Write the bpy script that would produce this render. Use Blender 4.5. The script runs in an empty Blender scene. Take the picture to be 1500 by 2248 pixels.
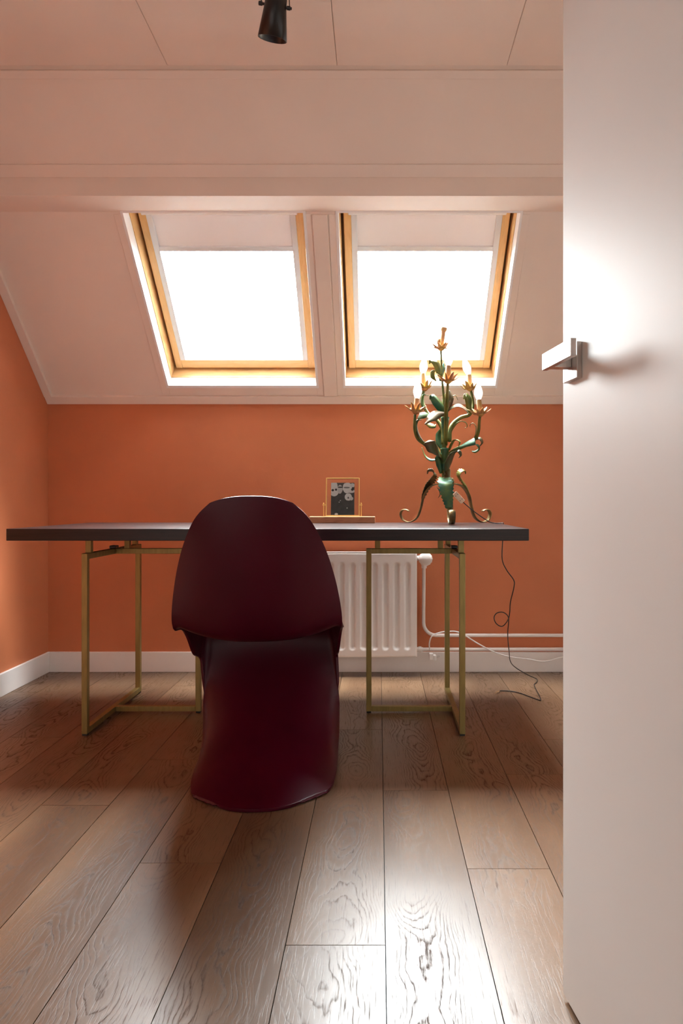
import bpy, bmesh, math, random
from mathutils import Vector, Matrix
random.seed(7)
SC = bpy.context.scene
COL = SC.collection
# ------------------------------------------------------------------ camera (1500 x 2248 frame)
F, CX, CY, EYE = 1500.0, 832.0, 1100.0, 0.8475     # focal length px, vanishing point px, eye height m
cam_d = bpy.data.cameras.new('camera'); cam = bpy.data.objects.new('camera', cam_d); COL.objects.link(cam)
cam.location = (0, 0, EYE); cam.rotation_euler = (math.pi/2, 0, 0)
cam_d.sensor_width = 36; cam_d.lens = F/2248*36
cam_d.shift_x = (750-CX)/2248; cam_d.shift_y = (CY-1124)/2248
cam_d.clip_start = 0.01; cam_d.clip_end = 200
SC.camera = cam
# ------------------------------------------------------------------ light and exposure
W = bpy.data.worlds.new('overcast_sky'); SC.world = W; W.use_nodes = True
bg = W.node_tree.nodes['Background']; bg.inputs[0].default_value = (0.97, 0.985, 1.0, 1); bg.inputs[1].default_value = 95.0
_n, _l = W.node_tree.nodes, W.node_tree.links          # overcast sky: luminance rises evenly from horizon to zenith
_tc = _n.new('ShaderNodeTexCoord'); _sx = _n.new('ShaderNodeSeparateXYZ'); _l.new(_tc.outputs['Generated'], _sx.inputs[0])
_cr = _n.new('ShaderNodeValToRGB'); _l.new(_sx.outputs[2], _cr.inputs[0])
_cr.color_ramp.elements[0].position = 0.0; _cr.color_ramp.elements[0].color = (0.315, 0.327, 0.335, 1)
_cr.color_ramp.elements[1].position = 1.0; _cr.color_ramp.elements[1].color = (0.945, 0.98, 1.0, 1)
_l.new(_cr.outputs[0], bg.inputs[0])
SC.view_settings.view_transform = 'Standard'; SC.view_settings.look = 'None'
SC.view_settings.gamma = 1; SC.view_settings.use_curve_mapping = False
SC.view_settings.exposure = 0.78
SC.cycles.max_bounces = 14; SC.cycles.diffuse_bounces = 9; SC.cycles.glossy_bounces = 5
SC.cycles.transparent_max_bounces = 12
SC.cycles.sample_clamp_indirect = 12
FILL_WATTS = 3.0
# ------------------------------------------------------------------ materials
def ramp(N, L, src, stops):
    r = N.new('ShaderNodeValToRGB'); els = r.color_ramp.elements
    while len(els) < len(stops): els.new(0.5)
    for e, (p, c) in zip(els, stops):
        e.position = p; e.color = (*c, 1) if len(c) == 3 else c
    L.new(src, r.inputs[0]); return r.outputs[0]
def new_mat(name):
    m = bpy.data.materials.new(name); m.use_nodes = True
    return m, m.node_tree.nodes, m.node_tree.links, m.node_tree.nodes['Principled BSDF']
def mat(name, col, rough=0.5, metal=0.0, spec=0.5, var=0.06, vs=6.0, bump=0.0, bs=60.0, coat=0.0, col2=None, stretch=(1, 1, 1)):
    m, N, L, B = new_mat(name)
    B.inputs['Roughness'].default_value = rough; B.inputs['Metallic'].default_value = metal
    B.inputs['Specular IOR Level'].default_value = spec; B.inputs['Coat Weight'].default_value = coat
    tc = N.new('ShaderNodeTexCoord'); mp = N.new('ShaderNodeMapping'); mp.inputs['Scale'].default_value = stretch
    L.new(tc.outputs['Object'], mp.inputs[0])
    nz = N.new('ShaderNodeTexNoise'); nz.inputs['Scale'].default_value = vs; nz.inputs['Detail'].default_value = 4
    L.new(mp.outputs[0], nz.inputs['Vector'])
    c2 = col2 if col2 else tuple(min(1, c*(1+var)) for c in col)
    c1 = col if col2 else tuple(c*(1-var) for c in col)
    L.new(ramp(N, L, nz.outputs['Fac'], [(0.36, c1), (0.64, c2)]), B.inputs['Base Color'])
    if bump:
        n2 = N.new('ShaderNodeTexNoise'); n2.inputs['Scale'].default_value = bs; n2.inputs['Detail'].default_value = 5
        L.new(mp.outputs[0], n2.inputs['Vector'])
        b = N.new('ShaderNodeBump'); b.inputs['Strength'].default_value = bump; b.inputs['Distance'].default_value = 0.002
        L.new(n2.outputs['Fac'], b.inputs['Height']); L.new(b.outputs[0], B.inputs['Normal'])
    return m
def math_node(N, L, op, a, b=None, c=None):
    n = N.new('ShaderNodeMath'); n.operation = op
    for i, v in enumerate((a, b, c)):
        if v is None: continue
        if isinstance(v, (int, float)): n.inputs[i].default_value = v
        else: L.new(v, n.inputs[i])
    return n.outputs[0]

M = {}
M['terracotta'] = mat('terracotta_wall_paint', (0.555, 0.180, 0.077), 0.62, spec=0.35, var=0.05, vs=2.5, bump=0.25, bs=70)
M['blush'] = mat('blush_ceiling_paint', (0.85, 0.745, 0.67), 0.55, spec=0.4, var=0.02, vs=3, bump=0.12, bs=90)
M['white'] = mat('white_gloss_paint', (0.84, 0.80, 0.77), 0.35, var=0.02, vs=4, bump=0.05, bs=50)
M['door'] = mat('white_door_lacquer', (0.67, 0.69, 0.675), 0.50, spec=0.4, var=0.015, vs=2, bump=0.04, bs=40)
M['liner'] = mat('bright_white_plastic', (0.90, 0.90, 0.90), 0.4, var=0.01)
M['radiator'] = mat('white_radiator_enamel', (0.84, 0.78, 0.74), 0.32, var=0.02)
M['brass'] = mat('brushed_brass', (0.27, 0.195, 0.064), 0.42, metal=0.6, var=0.10, vs=14, stretch=(6, 6, 1))
M['black'] = mat('black_enamel', (0.012, 0.011, 0.012), 0.3, var=0.1)
M['rubber'] = mat('black_rubber', (0.012, 0.011, 0.010), 0.7, var=0.1)
M['chair'] = mat('burgundy_moulded_plastic', (0.050, 0.0007, 0.0085), 0.36, spec=0.24, var=0.10, vs=5, bump=0.06, bs=160)
M['steel'] = mat('brushed_steel', (0.62, 0.58, 0.55), 0.28, metal=1.0, var=0.05, vs=30, stretch=(8, 1, 1))
M['alu'] = mat('pale_aluminium', (0.80, 0.82, 0.84), 0.4, metal=0.2, var=0.02)
M['white_cable'] = mat('white_cable_plastic', (0.82, 0.80, 0.78), 0.4, var=0.02)
M['copper'] = mat('bare_copper_strands', (0.55, 0.36, 0.20), 0.4, metal=0.8, var=0.1)
M['switch'] = mat('cream_switch_plastic', (0.68, 0.50, 0.36), 0.45, var=0.04)
M['leaf_green'] = mat('aged_green_paint', (0.010, 0.075, 0.045), 0.42, metal=0.3, vs=28, col2=(0.07, 0.11, 0.025))
M['leaf_olive'] = mat('aged_olive_paint', (0.15, 0.125, 0.02), 0.42, metal=0.35, vs=24, col2=(0.06, 0.085, 0.018))
M['leaf_brown'] = mat('aged_bronze_paint', (0.10, 0.052, 0.02), 0.45, metal=0.35, vs=26, col2=(0.05, 0.065, 0.025))
M['iron_gold'] = mat('worn_gilt_iron', (0.24, 0.16, 0.06), 0.4, metal=0.5, vs=22, col2=(0.07, 0.055, 0.025))
M['petal'] = mat('copper_gilt_petal', (0.40, 0.16, 0.07), 0.4, metal=0.45, vs=30, col2=(0.42, 0.26, 0.07))
M['candle'] = mat('aged_candle_sleeve', (0.46, 0.27, 0.15), 0.5, vs=30, col2=(0.38, 0.24, 0.08))
M['landing'] = mat('landing_white_paint', (0.74, 0.69, 0.65), 0.6, var=0.02)

def pine_mat(name, col, col2, stretch):
    m, N, L, B = new_mat(name)
    tc = N.new('ShaderNodeTexCoord'); mp = N.new('ShaderNodeMapping'); mp.inputs['Scale'].default_value = stretch
    L.new(tc.outputs['Object'], mp.inputs[0])
    nz = N.new('ShaderNodeTexNoise'); nz.inputs['Scale'].default_value = 9; nz.inputs['Detail'].default_value = 6
    nz.inputs['Distortion'].default_value = 1.2
    L.new(mp.outputs[0], nz.inputs['Vector'])
    L.new(ramp(N, L, nz.outputs['Fac'], [(0.32, col2), (0.52, col), (0.72, tuple(c*0.86 for c in col))]), B.inputs['Base Color'])
    B.inputs['Roughness'].default_value = 0.38
    return m
M['pine_rail'] = pine_mat('lacquered_pine_rail', (0.80, 0.53, 0.25), (0.70, 0.43, 0.18), (0.6, 7, 7))
M['pine_stile'] = pine_mat('lacquered_pine_stile', (0.80, 0.53, 0.25), (0.70, 0.43, 0.18), (9, 1, 1))
M['shadow_wood'] = mat('dark_gap_shade', (0.16, 0.085, 0.035), 0.7)  # dark brown stands in for the shade between frame and sash
M['block'] = pine_mat('oiled_wood_block', (0.42, 0.19, 0.085), (0.26, 0.10, 0.045), (1.2, 8, 8))

def wenge():
    m, N, L, B = new_mat('dark_stained_table_wood')
    tc = N.new('ShaderNodeTexCoord'); mp = N.new('ShaderNodeMapping'); mp.inputs['Scale'].default_value = (1.2, 22, 22)
    L.new(tc.outputs['Object'], mp.inputs[0])
    nz = N.new('ShaderNodeTexNoise'); nz.inputs['Scale'].default_value = 3.5; nz.inputs['Detail'].default_value = 8; nz.inputs['Roughness'].default_value = 0.65
    L.new(mp.outputs[0], nz.inputs['Vector'])
    L.new(ramp(N, L, nz.outputs['Fac'], [(0.3, (0.006, 0.003, 0.003)), (0.62, (0.018, 0.008, 0.007)), (0.8, (0.04, 0.02, 0.015))]), B.inputs['Base Color'])
    L.new(math_node(N, L, 'MULTIPLY_ADD', nz.outputs['Fac'], 0.25, 0.20), B.inputs['Roughness'])
    b = N.new('ShaderNodeBump'); b.inputs['Strength'].default_value = 0.25; b.inputs['Distance'].default_value = 0.001
    L.new(nz.outputs['Fac'], b.inputs['Height']); L.new(b.outputs[0], B.inputs['Normal'])
    B.inputs['Specular IOR Level'].default_value = 0.32
    return m
M['wenge'] = wenge()

def plank_mat():
    m, N, L, B = new_mat('oak_laminate')
    tc = N.new('ShaderNodeTexCoord'); oi = N.new('ShaderNodeObjectInfo')
    sx = N.new('ShaderNodeSeparateXYZ'); L.new(tc.outputs['Object'], sx.inputs[0])
    rnd = oi.outputs['Random']; x, y = sx.outputs[0], sx.outputs[1]
    mt = lambda *a: math_node(N, L, *a)
    def noise(kx, ky, detail=3, seed=0.0, rough=0.5, dist=0.0):
        cb = N.new('ShaderNodeCombineXYZ')
        L.new(mt('MULTIPLY', x, kx), cb.inputs[0]); L.new(mt('MULTIPLY', y, ky), cb.inputs[1])
        L.new(mt('MULTIPLY_ADD', rnd, 71.0, seed), cb.inputs[2])
        n = N.new('ShaderNodeTexNoise'); n.inputs['Scale'].default_value = 1; n.inputs['Detail'].default_value = detail
        n.inputs['Roughness'].default_value = rough; n.inputs['Distortion'].default_value = dist
        L.new(cb.outputs[0], n.inputs['Vector']); return n.outputs['Fac']
    # cathedral figure: contour lines of a long valley with a wandering centre line
    centre = mt('MULTIPLY_ADD', noise(2, 2.2, 2, 3.0), 0.20, -0.10)
    off = mt('MULTIPLY_ADD', mt('FRACT', mt('MULTIPLY', rnd, 13.7)), 0.07, -0.035)
    xd = mt('SUBTRACT', mt('SUBTRACT', x, centre), off)
    par = mt('MULTIPLY', mt('MULTIPLY', xd, xd), 1150.0)
    drift = mt('MULTIPLY', noise(5, 3.0, 2, 11.0), 13.0)
    run = mt('MULTIPLY', y, mt('MULTIPLY_ADD', mt('FRACT', mt('MULTIPLY', rnd, 5.3)), 16.0, -8.0))
    fine = mt('MULTIPLY', noise(60, 22, 3, 23.0), 1.1)
    v = mt('ADD', mt('ADD', par, drift), mt('ADD', run, fine))
    fr = mt('FRACT', v)
    line = ramp(N, L, fr, [(0.0, (0.9, 0.9, 0.9)), (0.10, (0.15, 0.15, 0.15)), (0.45, (0, 0, 0)), (0.80, (0.25, 0.25, 0.25)), (1.0, (1, 1, 1))])
    bwl = N.new('ShaderNodeRGBToBW'); L.new(line, bwl.inputs[0])
    fade = ramp(N, L, mt('ABSOLUTE', xd), [(0.0, (1, 1, 1)), (0.045, (0.85, 0.85, 0.85)), (0.085, (0.12, 0.12, 0.12))])
    bwf = N.new('ShaderNodeRGBToBW'); L.new(fade, bwf.inputs[0])
    patch = ramp(N, L, noise(3, 2.0, 1, 31.0), [(0.34, (0.15, 0.15, 0.15)), (0.56, (1, 1, 1))])
    bwp = N.new('ShaderNodeRGBToBW'); L.new(patch, bwp.inputs[0])
    broken = ramp(N, L, noise(240, 18, 3, 41.0, 0.7), [(0.36, (0.25, 0.25, 0.25)), (0.55, (1, 1, 1))])
    bwb = N.new('ShaderNodeRGBToBW'); L.new(broken, bwb.inputs[0])
    fig = mt('MULTIPLY', mt('MULTIPLY', bwl.outputs[0], bwf.outputs[0]), mt('MULTIPLY', bwp.outputs[0], bwb.outputs[0]))
    pores = ramp(N, L, noise(330, 13, 4, 51.0, 0.65), [(0.55, (0, 0, 0)), (0.70, (1, 1, 1))])
    bwr = N.new('ShaderNodeRGBToBW'); L.new(pores, bwr.inputs[0])
    dark = mt('MINIMUM', mt('ADD', fig, mt('MULTIPLY', bwr.outputs[0], 0.55)), 1.0)
    tone = ramp(N, L, noise(7, 1.6, 4, 61.0), [(0.30, (0.106, 0.054, 0.028)), (0.52, (0.138, 0.076, 0.040)), (0.74, (0.178, 0.104, 0.058))])
    hv = N.new('ShaderNodeHueSaturation'); L.new(tone, hv.inputs['Color'])
    L.new(mt('MULTIPLY_ADD', rnd, 0.30, 0.86), hv.inputs['Value'])
    mx = N.new('ShaderNodeMix'); mx.data_type = 'RGBA'; mx.blend_type = 'MULTIPLY'
    L.new(dark, mx.inputs[0]); L.new(hv.outputs[0], mx.inputs[6]); mx.inputs[7].default_value = (0.42, 0.36, 0.32, 1)
    L.new(mx.outputs[2], B.inputs['Base Color'])
    L.new(mt('MULTIPLY_ADD', dark, 0.32, 0.29), B.inputs['Roughness'])
    L.new(mt('MULTIPLY_ADD', dark, -0.52, 0.70), B.inputs['Specular IOR Level'])
    b = N.new('ShaderNodeBump'); b.inputs['Strength'].default_value = 0.18; b.inputs['Distance'].default_value = 0.0006; b.invert = True
    L.new(dark, b.inputs['Height']); L.new(b.outputs[0], B.inputs['Normal'])
    return m
M['plank'] = plank_mat()

def glass_mat():
    m, N, L, B = new_mat('clear_window_glass'); N.remove(B)
    t = N.new('ShaderNodeBsdfTransparent'); t.inputs[0].default_value = (0.96, 0.975, 0.97, 1)
    g = N.new('ShaderNodeBsdfGlossy'); g.inputs['Roughness'].default_value = 0.02
    f = N.new('ShaderNodeFresnel'); f.inputs[0].default_value = 1.3
    mx = N.new('ShaderNodeMixShader'); L.new(f.outputs[0], mx.inputs[0]); L.new(t.outputs[0], mx.inputs[1]); L.new(g.outputs[0], mx.inputs[2])
    L.new(mx.outputs[0], N['Material Output'].inputs[0]); return m
M['glass'] = glass_mat()
def blind_mat():
    m, N, L, B = new_mat('pale_blind_fabric')
    B.inputs['Base Color'].default_value = (0.80, 0.75, 0.73, 1); B.inputs['Roughness'].default_value = 0.8
    tc = N.new('ShaderNodeTexCoord'); w = N.new('ShaderNodeTexNoise'); w.inputs['Scale'].default_value = 400
    L.new(tc.outputs['Object'], w.inputs['Vector'])
    b = N.new('ShaderNodeBump'); b.inputs['Strength'].default_value = 0.1; b.inputs['Distance'].default_value = 0.0005
    L.new(w.outputs['Fac'], b.inputs['Height']); L.new(b.outputs[0], B.inputs['Normal'])
    t = N.new('ShaderNodeBsdfTranslucent'); t.inputs[0].default_value = (0.85, 0.78, 0.75, 1)
    mx = N.new('ShaderNodeMixShader'); mx.inputs[0].default_value = 0.035
    L.new(B.outputs[0], mx.inputs[1]); L.new(t.outputs[0], mx.inputs[2]); L.new(mx.outputs[0], N['Material Output'].inputs[0]); return m
M['blind'] = blind_mat()
def bulb_mat():
    m, N, L, B = new_mat('frosted_bulb_glass')
    B.inputs['Base Color'].default_value = (0.93, 0.92, 0.90, 1); B.inputs['Roughness'].default_value = 0.25
    t = N.new('ShaderNodeBsdfTranslucent'); t.inputs[0].default_value = (0.95, 0.94, 0.92, 1)
    mx = N.new('ShaderNodeMixShader'); mx.inputs[0].default_value = 0.72
    L.new(B.outputs[0], mx.inputs[1]); L.new(t.outputs[0], mx.inputs[2]); L.new(mx.outputs[0], N['Material Output'].inputs[0]); return m
M['bulb'] = bulb_mat()
def print_mat():
    # black and white print: pale blotched faces and a big flower over a dark coat; coordinates are the print's own x (width 1) and z (height 1)
    m, N, L, B = new_mat('black_and_white_print')
    tc = N.new('ShaderNodeTexCoord'); sx = N.new('ShaderNodeSeparateXYZ'); L.new(tc.outputs['Object'], sx.inputs[0])
    x = math_node(N, L, 'MULTIPLY', sx.outputs[0], 1/0.104); z = math_node(N, L, 'MULTIPLY', sx.outputs[2], 1/0.146)
    nz = N.new('ShaderNodeTexNoise'); nz.inputs['Scale'].default_value = 55; nz.inputs['Detail'].default_value = 4; L.new(tc.outputs['Object'], nz.inputs['Vector'])
    wob = math_node(N, L, 'MULTIPLY_ADD', nz.outputs['Fac'], 0.9, 0.55)
    val = math_node(N, L, 'MULTIPLY_ADD', nz.outputs['Fac'], 0.09, 0.015)
    blobs = [(-.20, .93, .75, .14, .10), (-.38, .85, .17, .20, 0.93), (-.36, .72, .18, .14, 0.90), (-.12, .80, .11, .14, 0.75),
             (-.43, .77, .055, .035, .03), (-.29, .785, .05, .035, .03), (-.10, .86, .12, .02, .06), (.20, .84, .20, .17, 0.95), (.36, .74, .16, .06, 0.93),
             (.17, .85, .13, .022, .25), (.42, .92, .10, .06, 0.83), (.41, .79, .06, .04, .04),
             (.24, .56, .15, .115, 0.93), (.37, .51, .085, .055, 0.83), (.235, .535, .03, .035, .12), (-.10, .45, .022, .016, 0.90), (-.15, .40, .02, .02, 0.75),
             (.19, .22, .025, .02, 0.83), (-.27, .03, .07, .035, 0.90)]
    for cx, cz, rx, rz, g in blobs:
        dx = math_node(N, L, 'MULTIPLY', math_node(N, L, 'SUBTRACT', x, cx), 1/rx)
        dz = math_node(N, L, 'MULTIPLY', math_node(N, L, 'SUBTRACT', z, cz), 1/rz)
        d = math_node(N, L, 'MULTIPLY', math_node(N, L, 'ADD', math_node(N, L, 'MULTIPLY', dx, dx), math_node(N, L, 'MULTIPLY', dz, dz)), wob)
        k = math_node(N, L, 'LESS_THAN', d, 1.0)
        mx = N.new('ShaderNodeMix'); L.new(k, mx.inputs[0]); L.new(val, mx.inputs[2]); mx.inputs[3].default_value = g
        val = mx.outputs[0]
    cb = N.new('ShaderNodeCombineColor')
    for i in range(3): L.new(val, cb.inputs[i])
    L.new(cb.outputs[0], B.inputs['Base Color']); B.inputs['Roughness'].default_value = 0.4
    return m
M['print'] = print_mat()

# ------------------------------------------------------------------ builders
def tag(o, label=None, cat=None, group=None, kind=None):
    for k, v in (('label', label), ('category', cat), ('group', group), ('kind', kind)):
        if v: o[k] = v
    return o
def empty(name, loc=(0, 0, 0), rz=0.0):
    o = bpy.data.objects.new(name, None); COL.objects.link(o); o.location = loc; o.rotation_euler = (0, 0, rz)
    o.empty_display_size = 0.05; return o
def link(name, me, m, parent=None, loc=None, smooth=False):
    if m: me.materials.append(m)
    if smooth:
        for p in me.polygons: p.use_smooth = True
    o = bpy.data.objects.new(name, me); COL.objects.link(o)
    if parent: o.parent = parent
    if loc: o.location = loc
    return o
class MB:
    def __init__(s): s.bm = bmesh.new()
    def hexa(s, pts):                      # 8 points: bottom 4 then top 4
        v = [s.bm.verts.new(p) for p in pts]
        for f in ((0, 3, 2, 1), (4, 5, 6, 7), (0, 1, 5, 4), (1, 2, 6, 5), (2, 3, 7, 6), (3, 0, 4, 7)):
            s.bm.faces.new([v[i] for i in f])
        return s
    def box(s, x0, x1, y0, y1, z0, z1, fn=None):
        pts = [(x0, y0, z0), (x1, y0, z0), (x1, y1, z0), (x0, y1, z0), (x0, y0, z1), (x1, y0, z1), (x1, y1, z1), (x0, y1, z1)]
        return s.hexa([fn(*p) for p in pts] if fn else pts)
    def prism(s, poly, x0, x1):            # poly of (y, z), extruded in x
        a = [s.bm.verts.new((x0, y, z)) for y, z in poly]; b = [s.bm.verts.new((x1, y, z)) for y, z in poly]
        s.bm.faces.new(a); s.bm.faces.new(b[::-1])
        for i in range(len(a)):
            j = (i+1) % len(a); s.bm.faces.new((a[i], b[i], b[j], a[j]))
        return s
    def tube(s, pts, r, seg=8, cap=True):
        pts = [Vector(p) for p in pts]; rings = []; up = None
        for i, p in enumerate(pts):
            t = (pts[min(i+1, len(pts)-1)]-pts[max(i-1, 0)]).normalized()
            if up is None: up = t.orthogonal().normalized()
            u = (up-t*up.dot(t))
            u = u.normalized() if u.length > 1e-6 else t.orthogonal().normalized()
            up = u; w = t.cross(u); rr = r[i] if isinstance(r, (list, tuple)) else r
            rings.append([s.bm.verts.new(p+(u*math.cos(2*math.pi*k/seg)+w*math.sin(2*math.pi*k/seg))*rr) for k in range(seg)])
        for a, b in zip(rings, rings[1:]):
            for k in range(seg): s.bm.faces.new((a[k], a[(k+1) % seg], b[(k+1) % seg], b[k]))
        if cap: s.bm.faces.new(rings[0][::-1]); s.bm.faces.new(rings[-1])
        return s
    def lathe(s, prof, base=(0, 0, 0), axis=(0, 0, 1), seg=20, cap=True):   # prof of (r, h)
        base = Vector(base); ax = Vector(axis).normalized(); u = ax.orthogonal().normalized(); w = ax.cross(u); rings = []
        for r, h in prof:
            rings.append([s.bm.verts.new(base+ax*h+(u*math.cos(2*math.pi*k/seg)+w*math.sin(2*math.pi*k/seg))*max(r, 1e-4)) for k in range(seg)])
        for a, b in zip(rings, rings[1:]):
            for k in range(seg): s.bm.faces.new((a[k], a[(k+1) % seg], b[(k+1) % seg], b[k]))
        if cap: s.bm.faces.new(rings[0][::-1]); s.bm.faces.new(rings[-1])
        return s
    def ribbon(s, pts, widths, side, crease=0.0, jag=0.0):
        pts = [Vector(p) for p in pts]; side = Vector(side); rows = []; ps = None
        for i, p in enumerate(pts):
            t = (pts[min(i+1, len(pts)-1)]-pts[max(i-1, 0)]).normalized()
            sd = side-t*side.dot(t)
            sd = sd.normalized() if sd.length > 0.05 else (ps or t.orthogonal().normalized()); ps = sd
            n = t.cross(sd); w = widths[i]/2
            if jag: w *= 1+jag*(0.5 if i % 2 else -0.5)
            rows.append([s.bm.verts.new(p-sd*w+n*crease*w), s.bm.verts.new(p), s.bm.verts.new(p+sd*w+n*crease*w)])
        for a, b in zip(rows, rows[1:]):
            for k in range(2): s.bm.faces.new((a[k], a[k+1], b[k+1], b[k]))
        return s
    def mesh(s, name):
        bmesh.ops.recalc_face_normals(s.bm, faces=s.bm.faces)
        me = bpy.data.meshes.new(name); s.bm.to_mesh(me); s.bm.free(); return me
    def build(s, name, m, parent=None, smooth=False, bevel=0.0, solid=0.0, loc=None, sub=0):
        o = link(name, s.mesh(name), m, parent, loc, smooth)
        if solid:
            d = o.modifiers.new('solid', 'SOLIDIFY'); d.thickness = solid; d.offset = 0
        if sub:
            d = o.modifiers.new('sub', 'SUBSURF'); d.levels = sub; d.render_levels = sub
        if bevel:
            d = o.modifiers.new('bevel', 'BEVEL'); d.width = bevel; d.segments = 2; d.limit_method = 'ANGLE'; d.angle_limit = math.radians(40)
        return o
def cat_rom(pts, n=6):
    pts = [Vector(p) for p in pts]; out = []
    P = [pts[0]*2-pts[1]]+pts+[pts[-1]*2-pts[-2]]
    for i in range(1, len(P)-2):
        for k in range(n):
            t = k/n; a, b, c, d = P[i-1], P[i], P[i+1], P[i+2]
            out.append(0.5*((2*b)+(c-a)*t+(2*a-5*b+4*c-d)*t*t+(3*b-a-3*c+d)*t**3))
    out.append(pts[-1]); return out
def lerp_list(vals, n):
    out = []
    for i in range(n):
        t = i/(n-1)*(len(vals)-1); k = min(int(t), len(vals)-2); out.append(vals[k]+(vals[k+1]-vals[k])*(t-k))
    return out
def at(px, py, Y): return Vector(((px-CX)*Y/F, Y, EYE+(CY-py)*Y/F))
R2 = math.sqrt(0.5)
YW, ZW = 3.40, 1.339                     # back wall plane, knee wall height
XL, XR = -1.647, 1.35                    # side walls
YF = 0.35                                # door wall, room side
ZC, YC = 2.33, 2.34                      # flat ceiling and where the upper slope meets it
YB, ZB0, ZB1 = 2.592, 2.005, 2.078       # beam front face, beam underside, beam top edge
def S(x, t, d): return (x, YW-t+d*R2, ZW+t+d*R2)          # lower roof slope: x, rise along it, depth outwards
def U(x, t, d): return (x, YB-t+d*R2, ZB1+t+d*R2)         # upper, furred-out slope

# ------------------------------------------------------------------ structure
fl = MB().box(XL-0.1, XR+0.1, YF-0.1, YW+0.1, -0.12, -0.012).build('floor', M['rubber'])
tag(fl, 'oak look plank floor under the table and chair', kind='structure')
PW = 0.191; GAP = 0.0009; LEN = 1.23
joint = {0: 1.304, 1: 2.002, 2: 1.575, 3: 2.119, -2: 1.60, -4: 1.903, -3: 2.24, -1: 0.95, -5: 1.35, -6: 2.45, -7: 1.1, -8: 1.8, 4: 1.2, 5: 2.4, 6: 1.7, 7: 1.0}
def plank(x0, x1, y0, y1):
    b = MB(); hx, hy, bv = (x1-x0)/2-GAP, (y1-y0)/2-GAP, 0.0012
    b.hexa([(-hx, -hy, -0.012), (hx, -hy, -0.012), (hx, hy, -0.012), (-hx, hy, -0.012), (-hx, -hy, -bv), (hx, -hy, -bv), (hx, hy, -bv), (-hx, hy, -bv)])
    top = [f for f in b.bm.faces if all(v.co.z > -0.006 for v in f.verts)][0]
    r = bmesh.ops.inset_region(b.bm, faces=[top], thickness=bv)
    for v in top.verts: v.co.z = 0
    return b.build('plank', M['plank'], fl, loc=((x0+x1)/2, (y0+y1)/2, 0))
c = -9
while True:
    x0 = 0.0126+PW*(c-1); x1 = x0+PW; c += 1
    k = c-1
    if x0 > XR: break
    x0, x1 = max(x0, XL), min(x1, XR)
    if x1-x0 < 0.01: continue
    js = joint.get(k, 1.4); y = js-LEN*3; cuts = []
    while y < YW: cuts.append(y); y += LEN
    cuts = [YF-0.06]+[q for q in cuts if YF < q < YW-0.05]+[YW-0.002]
    for a, b_ in zip(cuts, cuts[1:]): plank(x0, x1, a, b_)

wb = MB().box(XL-0.1, XR+0.1, YW, YW+0.12, -0.012, ZW+0.02).build('wall_back', M['terracotta']); tag(wb, 'terracotta knee wall under the two skylights', kind='structure')
side_poly = [(YF-0.1, -0.012), (YW, -0.012), (YW, ZW), (YW-0.66, ZW+0.66), (YW-1.1, ZW+1.1), (YF-0.1, ZW+1.1)]
tag(MB().prism(side_poly, XL-0.1, XL).build('wall_left', M['terracotta']), 'terracotta side wall left of the table', kind='structure')
tag(MB().prism(side_poly, XR, XR+0.1).build('wall_right', M['landing']), kind='structure')
DX0, DX1, DH = -0.44, 0.43, 2.06
wf = MB(); wf.box(XL, DX0, YF-0.1, YF, -0.012, ZC); wf.box(DX1, XR, YF-0.1, YF, -0.012, ZC); wf.box(DX0, DX1, YF-0.1, YF, DH, ZC)
tag(wf.build('wall_front', M['landing']), kind='structure')
# landing behind the camera, with an unseen globe added as frontal fill light
ld = MB(); ld.box(-0.95, -0.85, -1.7, YF-0.1, -0.1, 2.45).box(1.05, 1.15, -1.7, YF-0.1, -0.1, 2.45).box(-0.95, 1.15, -1.8, -1.7, -0.1, 2.45)
ld.box(-0.95, 1.15, -1.7, YF-0.1, 2.40, 2.5)
tag(ld.build('wall_landing', M['landing']), kind='structure')
tag(MB().box(-0.95, 1.15, -1.7, YF-0.1, -0.12, 0.0).build('floor', M['plank']), kind='structure')
lamp = empty('fill_lamp', (0.1, -0.75, 2.40)); tag(lamp, 'white globe added on the unseen landing as fill light', 'lamp')
MB().lathe([(0.06, 0), (0.06, -0.03), (0.02, -0.035)], seg=20).build('mount', M['white'], lamp, smooth=True)
MB().lathe([(0.03, -0.031), (0.09, -0.06), (0.12, -0.12), (0.10, -0.18), (0.05, -0.215), (0.001, -0.225)], seg=24).build('lamp_shade', M['bulb'], lamp, smooth=True)
pl = bpy.data.lights.new('landing_fill', 'POINT'); pl.energy = FILL_WATTS; pl.color = (1, 0.98, 0.95); pl.shadow_soft_size = 0.12
plo = bpy.data.objects.new('landing_fill', pl); COL.objects.link(plo); plo.location = (0.1, -0.75, 2.03)

# flat ceiling: deck with long boards below
ce = MB().box(XL, XR, YF-0.1, YC+0.12, ZC+0.012, ZC+0.1).build('ceiling', M['blush']); tag(ce, 'flat blush ceiling of wide boards', kind='structure')
xs = [XL]+[-1.298+0.578*i for i in range(5)]+[XR]
for a, b_ in zip(xs, xs[1:]):
    MB().box(a+0.0006, b_-0.0006, YF, YC-0.013, ZC, ZC+0.012).build('ceiling_panel', M['blush'], ce, bevel=0.002)
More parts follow.
